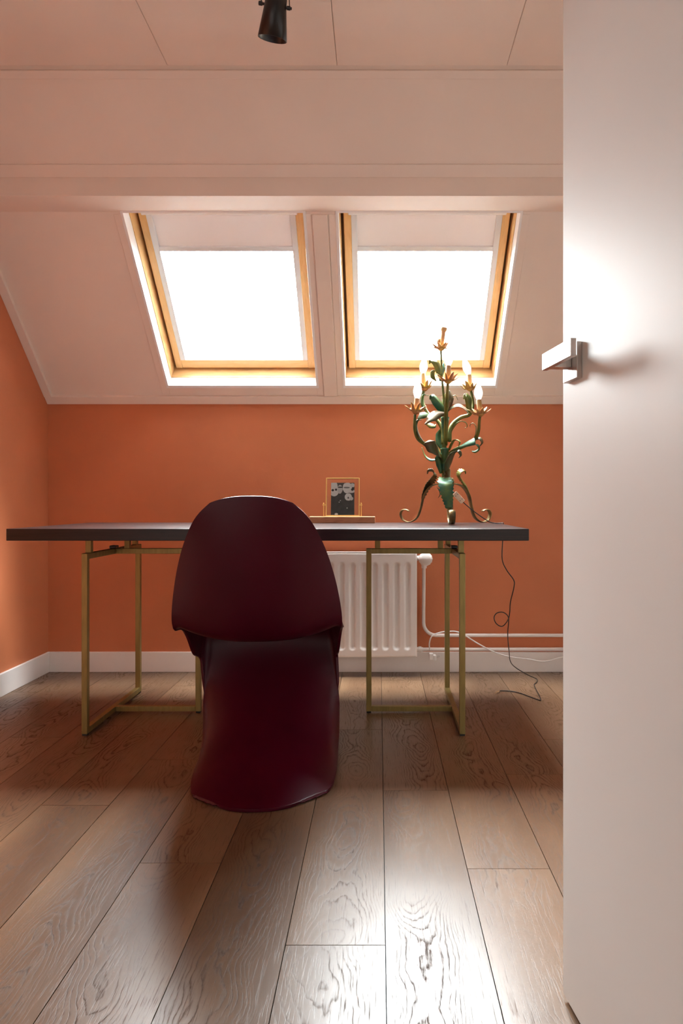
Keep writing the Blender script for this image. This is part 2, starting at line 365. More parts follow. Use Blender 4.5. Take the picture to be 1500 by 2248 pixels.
# upper slope with its battens, and the boxed beam
us = MB().box(XL, XR, 0.0, 0.30, 0.0, 0.14, fn=lambda x, t, d: U(x, t, d)).build('ceiling', M['blush']); tag(us, 'short upper slope above the beam', kind='structure')
MB().box(XL, XR, 0.0, 0.0326, -0.006, 0.0, fn=U).build('batten', M['blush'], us, bevel=0.001)
MB().box(XL, XR, 0.231, 0.249, -0.011, 0.0, fn=U).build('batten', M['blush'], us, bevel=0.001)
bm_ = MB().box(XL, XR, YB, YW-0.664, ZB0, ZB1+0.03).build('trim_1', M['blush'], bevel=0.0015)
bm_2 = MB().box(XL, XR, YB+0.03, YW-0.664, ZB1+0.03, ZB1+0.22).build('trim_1_filler', M['blush']); bm_2.parent = bm_; bm_2.name = 'beam_top'
tag(bm_, 'boxed roof beam across the top of the skylights', kind='structure')
# lower slope with two openings
WINS = [(-1.024, -0.304), (-0.163, 0.566)]; TA, TB = 0.074, 0.664
sl = MB(); e = 0.012; TT = 0.70
for (x0, x1) in ((XL, WINS[0][0]-e), (WINS[0][1]+e, WINS[1][0]-e), (WINS[1][1]+e, XR)): sl.box(x0, x1, -0.02, TT, 0.0, 0.155, fn=S)
for (x0, x1) in WINS:
    sl.box(x0-e, x1+e, -0.02, TA-e, 0.0, 0.155, fn=S); sl.box(x0-e, x1+e, TB+e, TT+0.3, 0.0, 0.155, fn=S)
for (x0, x1) in ((XL, WINS[0][0]-e), (WINS[0][1]+e, WINS[1][0]-e), (WINS[1][1]+e, XR)): sl.box(x0, x1, TT, TT+0.3, 0.02, 0.155, fn=S)
slo = sl.build('ceiling', M['blush']); tag(slo, 'blush sloping ceiling that holds the two skylights', kind='structure')
tr = MB().box(XL, XR, -0.002, 0.030, -0.013, 0.0, fn=S).build('trim_2', M['blush'], bevel=0.0015); tag(tr, 'flat batten where the slope meets the terracotta wall', kind='structure')
tr = MB().box(XL, XL+0.038, 0.030, 0.664, -0.016, 0.0, fn=S).build('trim_3', M['blush'], bevel=0.0015); tag(tr, 'flat batten where the slope meets the left wall', kind='structure')
for nm, (a, b_) in (('casing', (-1.064, -1.026)), ('casing', (-0.302, -0.272)), ('raised_batten', (-0.268, -0.206)), ('casing', (-0.202, -0.165)), ('casing', (0.568, 0.607))):
    dd = -0.012 if nm == 'raised_batten' else -0.004
    MB().box(a, b_, 0.032, 0.66, dd, 0.0, fn=S).build(nm, M['blush'], slo, bevel=0.0015)
for (a, b_) in WINS: MB().box(a-0.002, b_+0.002, 0.032, TA-0.002, -0.004, 0.0, fn=S).build('casing', M['blush'], slo, bevel=0.0015)

def ring(x0, x1, t0, t1, w0, d0, d1, w1=None):      # four members: inner rectangle grown outwards by w0
    return [(x0-w0, x0, t0-w0, t1+w0, d0, d1), (x1, x1+w0, t0-w0, t1+w0, d0, d1)], [(x0, x1, t0-w0, t0, d0, d1), (x0, x1, t1, t1+w0, d0, d1)]
def add(boxes, name, m, parent, bevel=0.001):
    b = MB()
    for q in boxes: b.box(*q, fn=S)
    return b.build(name, m, parent, bevel=bevel)
for n, (xa, xb) in enumerate(WINS, 1):
    w = empty('window_%d' % n, S((xa+xb)/2, TA, 0)); w['kind'] = 'structure'
    w['label'] = 'left pine skylight above the table' if n == 1 else 'right pine skylight behind the candelabra'
    inv = Matrix.Translation(-Vector(w.location))
    def part(boxes, name, m, bevel=0.001):
        o = add(boxes, name, m, None, bevel); o.data.transform(inv); o.parent = w; return o
    a, b_ = ring(xa, xb, TA, TB, 0.011, -0.006, 0.062); part(a+b_, 'lining', M['liner'])
    a, b_ = ring(xa+0.002, xb-0.002, TA+0.0015, TB, 0.011, 0.064, 0.16); part(a, 'frame', M['pine_stile']); part(b_, 'frame', M['pine_rail'])
    a, b_ = ring(xa+0.018, xb-0.018, TA+0.020, TB, 0.030, 0.155, 0.175); part(a+b_, 'gap_blocker', M['shadow_wood'])  # ring added behind the sash gap to keep sky light out
    sx0, sx1, st0 = xa+0.047, xb-0.047, TA+0.042
    a, b_ = ring(sx0, sx1, st0, TB-0.005, 0.033, 0.124, 0.160)
    part([(q[0], q[1], st0-0.033, TB-0.006, q[4], q[5]) for q in a], 'sash_stile', M['pine_stile'], 0.003)
    part([(sx0, sx1, st0-0.032, st0, 0.1245, 0.160)], 'sash_rail', M['pine_rail'], 0.003)
    part([(sx0-0.004, sx1+0.004, st0-0.004, TB, 0.148, 0.152)], 'pane', M['glass'], 0)
    bl = empty('roller_blind', S((xa+xb)/2, 0.64, 0.12))
    tag(bl, 'pale roller blind half lowered in the %s skylight, fabric ending in a bar' % ('left' if n == 1 else 'right'), 'blind', 'blinds in the skylights')
    inv2 = Matrix.Translation(-Vector(bl.location))
    def bpart(boxes, name, m, bevel=0.001):
        o = add(boxes, name, m, None, bevel); o.data.transform(inv2); o.parent = bl; return o
    for q in ((sx0-0.001, sx0+0.024), (sx1-0.024, sx1+0.001)): bpart([(q[0], q[1], st0+0.001, 0.66, 0.120, 0.147)], 'side_rail', M['alu'], 0.002)
    bpart([(sx0+0.023, sx1-0.023, 0.515, 0.63, 0.1325, 0.1335)], 'fabric', M['blind'], 0)
    bpart([(sx0+0.020, sx1-0.020, 0.509, 0.524, 0.122, 0.140)], 'bottom_bar', M['alu'], 0.003)
    bpart([(sx0-0.012, sx1+0.012, 0.628, 0.66, 0.095, 0.142)], 'cassette', M['liner'], 0.004)
    # sampling portal: tells the renderer where the sky enters
    ar = bpy.data.lights.new('skylight_portal', 'AREA'); ar.shape = 'RECTANGLE'; ar.size = sx1-sx0; ar.size_y = (0.52-st0)*math.sqrt(2); ar.cycles.is_portal = True
    ao = bpy.data.objects.new('skylight_portal', ar); COL.objects.link(ao); ao.location = S((sx0+sx1)/2, (st0+0.52)/2, 0.17)
    ao.rotation_euler = Vector((0, -R2, -R2)).to_track_quat('-Z', 'X').to_euler(); 
    ao.rotation_euler = (math.radians(-45), 0, 0)
BT, BH = 0.014, 0.099
o = MB().box(XL+BT, XR-BT, YW-BT, YW, 0, BH).build('baseboard_back', M['white'], bevel=0.002); tag(o, 'white baseboard below the terracotta back wall', kind='structure')
o = MB().box(XL, XL+BT, YF, YW, 0, BH).build('baseboard_left', M['white'], bevel=0.002); tag(o, 'white baseboard below the left wall', kind='structure')
o = MB().box(XR-BT, XR, YF, YW, 0, BH).build('baseboard_right', M['white'], bevel=0.002); tag(o, kind='structure')

# ------------------------------------------------------------------ door, opened into the room on the right
DE = Vector((0.3138, 1.165, 0)); dv = Vector((0.131, -1, 0)).normalized(); dn = Vector((-dv.y, dv.x, 0))
if dn.x > 0: dn = -dn
door = empty('door_1', DE+dv*0.80); tag(door, 'white flush door standing open on the right', kind='structure')
def D(u, n, z): return DE+dv*u+dn*n+Vector((0, 0, z))-Vector(door.location)
MB().box(0, 0.80, -0.04, 0, 0.009, 2.03, fn=D).build('door_leaf', M['door'], door, bevel=0.0015)
MB().box(0.035, 0.80, -0.03, -0.012, 0.0005, 0.0095, fn=D).build('door_foot_strip', M['rubber'], door)  # dark strip in the gap below the door leaf
h = MB().box(0.022, 0.078, 0, 0.009, 1.044, 1.102, fn=D).build('door_handle', M['steel'], door, bevel=0.001)
MB().box(0.036, 0.058, 0.009, 0.047, 1.064, 1.0865, fn=D).build('neck', M['steel'], h, bevel=0.001)
MB().box(0.034, 0.150, 0.041, 0.050, 1.062, 1.089, fn=D).build('lever', M['steel'], h, bevel=0.001)
for z in (0.25, 1.05, 1.80):
    hg = MB(); hg.tube([D(0.805, 0.004, z-0.05), D(0.805, 0.004, z+0.05)], 0.008, 10); hg.build('hinge', M['steel'], door, smooth=False)

# ------------------------------------------------------------------ table
TZ, TY0, TY1, TX0, TX1 = 0.75, 2.40, 3.105, -1.31, 0.528
tb = empty('desk_table', ((TX0+TX1)/2, (TY0+TY1)/2, 0)); tag(tb, 'long dark wood table on two brass trestles under the skylights', 'table')
def loc(o, p): o.data.transform(Matrix.Translation(-Vector(p.location))); o.parent = p; return o
loc(MB().box(TX0, TX1, TY0, TY1, TZ-0.042, TZ).build('tabletop', M['wenge'], bevel=0.002), tb)
bs = 0.0105
for sgn, X0, X2 in ((1, -1.063, -0.7235), (-1, 0.302, -0.040)):
    yf, ym, yb = 2.475, 2.742, 3.02; zt = 0.658; z0 = 0.006
    tp = TZ-0.042
    fr = loc(MB().box(X0-bs, X0+bs, yf-bs, yf+bs, z0, zt).build('leg', M['brass'], bevel=0.0015), tb)
    loc(MB().box(X0-bs, X0+bs, yb-bs, yb+bs, z0, zt).build('leg', M['brass'], bevel=0.0015), tb)
    loc(MB().box(X2-bs, X2+bs, ym-bs, ym+bs, z0, zt).build('leg', M['brass'], bevel=0.0015), tb)
    for za, zb in ((z0, z0+2*bs), (zt-2*bs, zt)):
        loc(MB().box(X0-bs, X0+bs, yf+bs, yb-bs, za, zb).build('crossbar', M['brass'], bevel=0.0015), tb)
        a, b_ = sorted((X0+sgn*bs, X2-sgn*bs))
        loc(MB().box(a, b_, ym-bs, ym+bs, za, zb).build('side_bar', M['brass'], bevel=0.0015), tb)
    for (rx, ry) in ((X0+sgn*0.001, yf+0.03), (X0, yb-0.04), (X2-sgn*0.035, ym), (X0+sgn*0.055, ym)):
        loc(MB().box(rx-bs, rx+bs, ry-bs, ry+bs, zt, tp).build('riser', M['brass'], bevel=0.0015), tb)
    j = loc(MB().box(X0-0.013, X0+0.013, ym-0.018, ym+0.018, zt, zt+0.012).build('hinge', M['black'], bevel=0.003), tb)
    for (fx, fy) in ((X0, yf), (X0, yb), (X2, ym)):
        loc(MB().box(fx-0.009, fx+0.009, fy-0.009, fy+0.009, 0, z0).build('foot_pad', M['rubber'], bevel=0.001), tb)

# ------------------------------------------------------------------ moulded cantilever chair
ch = empty('cantilever_chair', (-0.331, 1.856, 0), math.radians(4.5)); tag(ch, 'burgundy one-piece moulded plastic chair seen from behind, pushed to the table', 'chair')
# centre y, centre z, half width, edge forward, edge rise, lip forward, lip drop
rows = [(.004, .8615, .112, .012, -.019, 0, 0), (.006, .846, .152, .022, -.036, 0, 0), (.016, .79, .178, .040, -.026, 0, 0), (.036, .715, .206, .058, -.016, 0, 0),
        (.062, .63, .229, .072, -.010, 0, 0), (.088, .55, .245, .080, -.006, 0, -.004), (.112, .49, .252, .078, .004, .0, -.012), (.145, .447, .254, .066, .034, .01, -.026),
        (.200, .425, .254, .05, .054, .015, -.024), (.28, .420, .252, .03, .058, .02, -.035), (.37, .424, .248, .02, .048, .015, -.075), (.46, .430, .243, .0, .030, .0, -.13),
        (.535, .425, .240, -.01, .010, -.015, -.12), (.580, .395, .238, -.01, 0, -.03, -.09), (.588, .345, .236, -.005, 0, -.04, -.05), (.560, .27, .234, .0, 0, -.03, -.03),
        (.500, .195, .232, .03, -.02, .01, -.045), (.415, .128, .229, .055, -.04, .03, -.07), (.315, .078, .222, .055, -.05, .03, -.022), (.205, .044, .220, .05, -.036, .0, -.006), (.10, .021, .210, .05, -.016, .0, -.003), (.03, .009, .188, .065, -.004, 0, -.002), (.0, .0065, .165, .105, -.001, 0, -.002)]
NU = 24; verts = []; faces = []
for (cy, cz, hw, ey, ez, ly, lz) in rows:
    for k in range(NU+1):
        u = -1+2*k/NU; q = abs(math.sin(u*math.pi/2*0.93)/math.sin(math.pi/2*0.93))**2.6; lip = max(0, (abs(u)-0.74)/0.26)**1.6
        verts.append(((-0.016*min(1, max(0, (cz-0.2)/0.25))) + hw*math.sin(u*math.pi/2*0.93)/math.sin(math.pi/2*0.93), cy+ey*q+ly*lip, max(0.0062, cz+ez*q+lz*lip)))
for r in range(len(rows)-1):
    for k in range(NU):
        a = r*(NU+1)+k; faces.append((a, a+1, a+NU+2, a+NU+1))
me = bpy.data.meshes.new('shell'); me.from_pydata(verts, [], faces); me.update()
sh = link('shell', me, M['chair'], ch, smooth=True)
d = sh.modifiers.new('sub', 'SUBSURF'); d.levels = 2; d.render_levels = 2
d = sh.modifiers.new('solid', 'SOLIDIFY'); d.thickness = 0.009; d.offset = 0
d = sh.modifiers.new('bevel', 'BEVEL'); d.width = 0.003; d.segments = 2; d.angle_limit = math.radians(50)

# ------------------------------------------------------------------ radiator, valve, pipes
rd = empty('radiator', (-0.2, 3.33, 0.095)); tag(rd, 'white panel radiator with pressed channels below the table', 'radiator')
RX0, RX1, RZ0, RZ1, RY = -0.62, 0.184, 0.095, 0.600, 3.288
NX, NZ = 220, 84; verts = []; faces = []; px_ = 0.0529
zz = [RZ0+(RZ1-RZ0)*(0.5-0.5*math.cos(math.pi*i/NZ)) for i in range(NZ+1)]
for z in zz:
    for i in range(NX+1):
        x = RX0+(RX1-RX0)*i/NX
        k = round((RX1-0.046-x)/px_); xc = RX1-0.046-k*px_
        dep = 0.0
        if k >= 0 and xc > RX0+0.03:
            zc = min(max(z, RZ0+0.052), RZ1-0.066); dd = math.hypot(x-xc, z-zc); tt = min(max((0.0165-dd)/0.009, 0), 1); dep = 0.009*tt*tt*(3-2*tt)
        eg = min(x-RX0, RX1-x, z-RZ0, RZ1-z); ed = 0.006*max(0, 1-eg/0.008)**2
        verts.append((x, RY+dep+ed, z))
for r in range(NZ):
    for i in range(NX):
        a = r*(NX+1)+i; faces.append((a, a+1, a+NX+2, a+NX+1))
me = bpy.data.meshes.new('front_panel'); me.from_pydata(verts, [], faces); me.update()
fp = link('front_panel', me, M['radiator'], None, smooth=True); loc(fp, rd)
loc(MB().box(RX0, RX1, RY+0.010, RY+0.062, RZ0, RZ1).build('rear_panel', M['radiator'], bevel=0.004), rd)
loc(MB().box(RX0, RX1, RY+0.001, RY+0.010, RZ1-0.004, RZ1+0.004).build('top_rim', M['radiator'], bevel=0.002), rd)
for x in (0.035, 0.155): loc(MB().box(x-0.008, x+0.008, RY+0.004, RY+0.02, RZ1+0.001, RZ1+0.008).build('clip', M['radiator'], bevel=0.001), rd)
for x in (-0.45, 0.02): loc(MB().box(x-0.015, x+0.015, RY+0.06, YW, 0.2, 0.5).build('bracket', M['radiator']), rd)
VX, VY, VZ = 0.2210, 3.335, 0.565
vl = empty('radiator_valve', (VX, VY, VZ)); tag(vl, 'white round thermostatic valve at the radiator corner', 'valve')
b = MB(); b.lathe([(0.010, 0), (0.012, 0.004), (0.012, 0.016), (0.017, 0.018), (0.017, 0.030), (0.012, 0.032), (0.012, 0.042)], (RX1-VX, 0, 0.004), (1, 0, 0), 14); b.build('coupling', M['radiator'], vl, smooth=False)
b = MB(); b.lathe([(0.013, -0.045), (0.013, -0.01), (0.018, -0.008), (0.018, 0.0)], (0, 0, 0), (0, 0, 1), 14); b.build('valve_body', M['radiator'], vl)
b = MB(); b.lathe([(0.016, 0.012), (0.020, 0.0), (0.026, -0.012), (0.032, -0.03), (0.033, -0.05), (0.030, -0.062), (0.020, -0.068), (0.001, -0.069)], (0.004, 0.0, 0.004), (0, 1, 0), 22)
kb = b.build('knob', M['radiator'], vl, smooth=True)
for k in range(14):
    a = k/14*2*math.pi; r_ = MB(); cx, cz = 0.004+0.0325*math.cos(a), 0.004+0.0325*math.sin(a)
    r_.tube([(cx, -0.052, cz), (cx, -0.03, cz)], 0.0022, 6); r_.build('grip_rib', M['radiator'], kb)
PY = 3.372
bend = [(VX, PY-0.02, VZ-0.03), (VX, PY-0.018, 0.45), (VX, PY, 0.30), (VX, PY, 0.250)]
for k in range(0, 7):
    a = math.pi/2*k/6; bend.append((VX+0.062*(1-math.cos(a)), PY, 0.247-0.062*math.sin(a)))
bend.append((0.5, PY, 0.185)); bend.append((XR-0.001, PY, 0.185))
o = MB().tube(bend, 0.0088, 12).build('heating_pipe', M['radiator'], smooth=True); tag(o, 'upper white heating pipe bending down from the valve and along the wall', 'pipe', 'heating pipes')
hp = MB().tube([(RX1-0.002, PY-0.01, 0.1165), (0.25, PY, 0.1165), (XR-0.001, PY, 0.1165)], 0.0088, 12).build('heating_pipe', M['radiator'], smooth=True); tag(hp, 'lower white heating pipe just above the baseboard', 'pipe', 'heating pipes')
MB().lathe([(0.009, 0), (0.0125, 0.001), (0.0125, 0.011), (0.015, 0.012), (0.015, 0.026), (0.0115, 0.027), (0.0115, 0.034)], (RX1, PY-0.008, 0.1165), (1, 0, 0), 12).build('pipe_nut', M['radiator'], hp)

# white flex with its plug, thrown over the upper pipe
cb = empty('extension_cable', (0.26, 3.33, 0.09)); tag(cb, 'white cable with a plug thrown over the heating pipe', 'cable')
pts = [at(944, 1428, 3.35), at(943, 1412, 3.345), at(949, 1396, 3.345), at(965, 1389, 3.352), at(985, 1386, 3.356), at(1010, 1389, 3.354), at(1050, 1413, 3.35), at(1085, 1431, 3.345), at(1120, 1442, 3.345), at(1160, 1447, 3.345), at(1195, 1452, 3.345), at(1240, 1442, 3.35), at(1290, 1440, 3.36)]
loc(MB().tube(cat_rom(pts, 6), 0.0033, 8).build('flex', M['white_cable'], smooth=True), cb)
p0 = at(946, 1440, 3.34)
pg = MB(); pg.box(p0.x-0.008, p0.x+0.012, p0.y-0.012, p0.y+0.012, p0.z-0.018, p0.z+0.014); pg.box(p0.x+0.012, p0.x+0.026, p0.y-0.016, p0.y+0.016, p0.z-0.020, p0.z+0.006)
pgo = loc(pg.build('plug', M['white_cable'], bevel=0.003), cb)
for dy in (-0.009, 0.009):
    pn = MB().tube([p0+Vector((0.026, dy, -0.004)), p0+Vector((0.043, dy, 0.0))], 0.0022, 8).build('pin', M['steel'], None); loc(pn, cb); pn.parent = cb

# ------------------------------------------------------------------ ceiling spotlight
sp = empty('ceiling_spotlight', (-0.290, 1.90, ZC)); tag(sp, 'black cone ceiling spotlight hanging from a yoke above the room', 'lamp')
piv = at(605, 13, 1.90)-Vector(sp.location); tilt = math.radians(10)
ax = Vector((-math.sin(tilt), 0.36, -math.cos(tilt))).normalized(); rod = Vector((math.cos(tilt), 0, -math.sin(tilt)))
MB().lathe([(0.02, 0.03), (0.030, 0.026), (0.0305, -0.0), (0.041, -0.080), (0.0395, -0.080), (0.028, 0.0)], piv, -ax, 28, cap=False).build('lamp_shade', M['black'], sp, smooth=True)
MB().lathe([(0.001, 0.028), (0.022, 0.028), (0.022, 0.06), (0.016, 0.066), (0.001, 0.066)], piv, -ax, 20).build('rear_housing', M['black'], sp)
MB().lathe([(0.036, -0.060), (0.001, -0.056)], piv, -ax, 20).build('bulb', M['black'], sp)
MB().tube([piv-rod*0.046, piv+rod*0.046], 0.0035, 8).tube([piv-rod*0.047, piv-rod*0.037], 0.0055, 10).tube([piv+rod*0.033, piv+rod*0.042], 0.0055, 10).build('pivot', M['black'], sp)
yk = MB()
for s_ in (-1, 1): yk.ribbon(cat_rom([piv+rod*0.040*s_, piv+rod*0.037*s_+Vector((0, 0, 0.04)), piv+rod*0.024*s_+Vector((0, 0, 0.07)), Vector((0, 0, -0.024))], 5), [0.010]*16, (0, 1, 0))
yk.build('yoke', M['black'], sp, solid=0.002)
MB().lathe([(0.045, 0), (0.045, -0.022), (0.04, -0.025), (0.001, -0.025)], (0, 0, 0), (0, 0, 1), 24).build('ceiling_rose', M['black'], sp)

# ------------------------------------------------------------------ picture frame swinging on a wooden block
FY = 3.03
fx = (752-CX)*FY/F
pf = empty('photo_frame', (fx, FY, TZ)); tag(pf, 'small brass photo frame with a black and white print on a wooden block', 'photo frame')
MB().box(-0.145, 0.145, -0.028, 0.028, 0, 0.029).build('block', M['block'], pf, bevel=0.002)
tl = math.radians(9)
def T(x, y, z): return Vector((x+0.001, 0.0+y*math.cos(tl)+z*math.sin(tl)-0.006, 0.031+z*math.cos(tl)-y*math.sin(tl)))
fw, fh = 0.150, 0.172
b = MB()
for q in ((-fw/2, -fw/2+0.004, 0, fh), (fw/2-0.004, fw/2, 0, fh), (-fw/2+0.004, fw/2-0.004, 0, 0.004), (-fw/2+0.004, fw/2-0.004, fh-0.004, fh)): b.box(q[0], q[1], -0.004, 0.004, q[2], q[3], fn=T)
M['gilt'] = mat('polished_brass', (0.75, 0.50, 0.16), 0.28, metal=0.9, var=0.06, vs=20)
b.build('frame', M['gilt'], pf, bevel=0.0008)
MB().box(-fw/2+0.003, fw/2-0.003, -0.002, -0.0008, 0.003, fh-0.003, fn=T).build('pane', M['glass'], pf)
pr = MB().box(-0.052, 0.052, -0.0004, 0.0004, 0, 0.146).build('print', M['print'], pf); tag(pr, 'black and white photograph of pale faces and a flower')
pr.location = T(0, 0.0, 0.004); pr.rotation_euler = (-tl, 0, 0)
for s_ in (-1, 1):
    xp = s_*(fw/2+0.008)
    MB().tube([(xp, 0, 0.029), (xp, 0, 0.084)], 0.0022, 8).tube([(xp+s_*0.005, 0.001, 0.080), (xp-s_*0.010, 0.001, 0.080)], 0.0022, 8).lathe([(0.001, 0), (0.0035, 0.002), (0.001, 0.007)], (xp, 0, 0.084), seg=8).build('post', M['gilt'], pf)

# ------------------------------------------------------------------ candelabra table lamp of leaves and scrolls
LX, LY = (982-CX)*2.97/F, 2.965
lp = empty('candelabra_lamp', (LX, LY, TZ)); tag(lp, 'green and gilt metal candelabra lamp with leaves and five candle bulbs', 'table lamp')
lo = Vector(lp.location)
def K(cx, cy, dy=0.0):       # position on the lamp from its place in a close-up and a depth offset
    return at(860+0.2136*cx, 700+0.2135*cy, 2.97+dy)-lo
def leaf(name, pts, widths, side, m, crease=0.25, jag=0.0, n=6, th=0.0016):
    p = cat_rom(pts, n); o = MB().ribbon(p, lerp_list(widths, len(p)), side, crease, jag).build(name, M[m], lp, smooth=True, solid=th); return o
# stem
MB().tube(cat_rom([(0, 0, 0.14), K(545, 1600), K(540, 1420), K(545, 1200), K(552, 1000), K(540, 850), K(522, 650), K(512, 450), K(507, 310)], 4), lerp_list([0.011, 0.013, 0.012, 0.009, 0.008, 0.005, 0.005, 0.0045, 0.0045], 33), 10).build('stem', M['leaf_olive'], lp, smooth=True)
MB().tube(cat_rom([K(545, 1260), K(545, 1180), K(548, 1080), K(550, 1010)], 4), lerp_list([0.009, 0.011, 0.016, 0.019], 13), 12).build('trumpet', M['leaf_green'], lp, smooth=True)
MB().tube(cat_rom([K(540, 1560), K(540, 1480), K(545, 1400), K(545, 1330)], 4), lerp_list([0.013, 0.015, 0.017, 0.020], 13), 12).build('trumpet', M['leaf_green'], lp, smooth=True)
MB().lathe([(0.010, 0.135), (0.022, 0.145), (0.030, 0.165), (0.030, 0.190), (0.024, 0.198), (0.014, 0.202), (0.014, 0.235), (0.010, 0.24)], (0, 0, 0), seg=14).build('collar', M['iron_gold'], lp, smooth=True)
MB().lathe([(0.001, -0.007), (0.005, -0.004), (0.006, 0), (0.005, 0.004), (0.001, 0.007)], K(540, 1595, -0.018), seg=10).build('bead', M['iron_gold'], lp, smooth=True)
# legs
prof = [(.018, .172), (.050, .170), (.083, .158), (.112, .122), (.126, .070), (.146, .024), (.183, .0035), (.218, .012), (.232, .038), (.222, .058), (.200, .060), (.188, .053)]
curl = [(.124, .075), (.117, .118), (.098, .160), (.074, .188), (.062, .208), (.068, .224), (.086, .226), (.092, .213)]
for (dx, dy) in ((-0.866, 0.36), (0.866, 0.36), (0.0, -0.86)):
    dr = Vector((dx, dy, 0)); dr *= 0.9/dr.length if dy < 0 else 1.0
    sd = Vector((0, 0, 1)).cross(dr).normalized()
    leaf('leg', [dr*r+Vector((0, 0, z)) for r, z in prof], [0.024, 0.026, 0.028, 0.027, 0.026, 0.025, 0.025, 0.026, 0.026, 0.026, 0.022], sd, 'iron_gold', 0.12, n=5, th=0.003)
    if dy > 0: leaf('leaf', [dr*(r+0.004)+Vector((0, 0, z+0.003)) for r, z in curl], [0.006, 0.034, 0.046, 0.046, 0.036, 0.028, 0.018, 0.006], sd+Vector((0, 0, 0.55)), 'leaf_olive' if dx > 0.5 else 'leaf_brown', 0.35, jag=0.35, n=6, th=0.002)
# broad front leaf over the collar, and the small ones beside it
leaf('leaf', [K(548, 1640, -0.045), K(552, 1690, -0.098), K(564, 1780, -0.119), K(578, 1870, -0.130), K(588, 1950, -0.138)], [0.046, 0.064, 0.056, 0.042, 0.026], (1, 0, 0), 'leaf_green', 0.3, jag=0.25, n=5)
leaf('leaf', [K(470, 1740), K(490, 1775, -0.01), K(495, 1810, -0.015), K(478, 1840, -0.015)], [0.016, 0.014, 0.010, 0.002], (0.3, 1, 0), 'leaf_brown')
# arms with sockets, bulbs and flower cups
arms = [([(520, 1420), (430, 1360), (345, 1290), (270, 1230), (240, 1140), (238, 1060), (240, 985)], -0.085, (262, 820), (250, 938), (275, 620)),
        ([(530, 1290), (525, 1150), (470, 1045), (385, 985), (330, 890), (318, 800), (335, 720)], 0.085, (322, 562), (338, 705), (340, 390)),
        ([(555, 1300), (562, 960), (570, 800), (578, 660)], -0.115, (582, 482), (582, 625), (588, 325)),
        ([(595, 1260), (610, 1110), (700, 1020), (800, 985), (835, 900), (828, 800), (812, 725)], 0.09, (795, 575), (808, 705), (740, 395)),
        ([(560, 1420), (650, 1350), (770, 1295), (860, 1230), (893, 1150), (900, 1070), (908, 1005)], -0.085, (895, 832), (912, 965), (890, 650))]
def flower(c, up, scale=1.12, name='flower_cup'):
    up = up.normalized(); u = up.orthogonal().normalized(); w = up.cross(u); b = MB()
    b.lathe([(0.004*scale, -0.012*scale), (0.010*scale, -0.008*scale), (0.017*scale, -0.002*scale), (0.010*scale, 0.0)], c, up, 10)
    for k in range(9):
        a = 2*math.pi*k/9+random.uniform(-.15, .15); r = u*math.cos(a)+w*math.sin(a); t = up.cross(r)
        q = random.uniform(0.85, 1.15)*scale; lift = random.uniform(-0.004, 0.010)
        b.ribbon(cat_rom([c+r*0.008*scale-up*0.003, c+r*0.022*q-up*0.001, c+r*0.034*q+up*(0.010+lift), c+r*0.045*q+up*(0.020+lift)], 3), lerp_list([0.010*scale, 0.019*scale, 0.012*scale, 0.001], 10), t, 0.3)
    return b.build(name, M['petal'], lp, smooth=True, solid=0.0012)
for pts, dy, top, cup, tip in arms:
    n_ = len(pts)
    dps = [dy*min(1, 1.3*i/(n_-1)) for i in range(n_)]
    p = cat_rom([K(x, y, q) for (x, y), q in zip(pts, dps)], 5)
    MB().tube(p, lerp_list([0.009, 0.0088, 0.0082, 0.007, 0.0058], len(p)), 8).build('arm', M['leaf_olive'], lp, smooth=True)
    c0, c1, c2 = K(cup[0], cup[1]+10, dy), K(*top, dy), K(*tip, dy)
    flower(c0, (c1-c0))
    MB().lathe([(0.0100, 0), (0.0115, 0.004), (0.0112, (c1-c0).length-0.002), (0.0095, (c1-c0).length)], c0, c1-c0, 12).build('candle_sleeve', M['candle'], lp, smooth=True)
    hb = (c2-c1).length; pr_ = [(0.0085, 0.0), (0.013, 0.10), (0.0180, 0.30), (0.0185, 0.42), (0.0150, 0.62), (0.0090, 0.82), (0.0045, 0.95), (0.001, 1.0)]
    MB().lathe([(r, h_*hb) for r, h_ in pr_], c1, c2-c1, 16).build('candle_bulb', M['bulb'], lp, smooth=True)
# empty top socket
c0, c1 = K(508, 300), K(533, 132)
flower(c0, Vector((0, 0, 1)), 1.1)
MB().lathe([(0.0105, 0), (0.0105, 0.060), (0.0095, 0.072), (0.0135, 0.076), (0.0150, 0.088), (0.0135, 0.090), (0.009, 0.078)], c0, c1-c0, 14, cap=False).build('candle_sleeve', M['candle'], lp, smooth=True)
MB().lathe([(0.001, -0.002), (0.008, 0.0), (0.0095, 0.01), (0.007, 0.022), (0.001, 0.026)], K(487, 262, -0.018), seg=10).build('bud', M['petal'], lp, smooth=True)
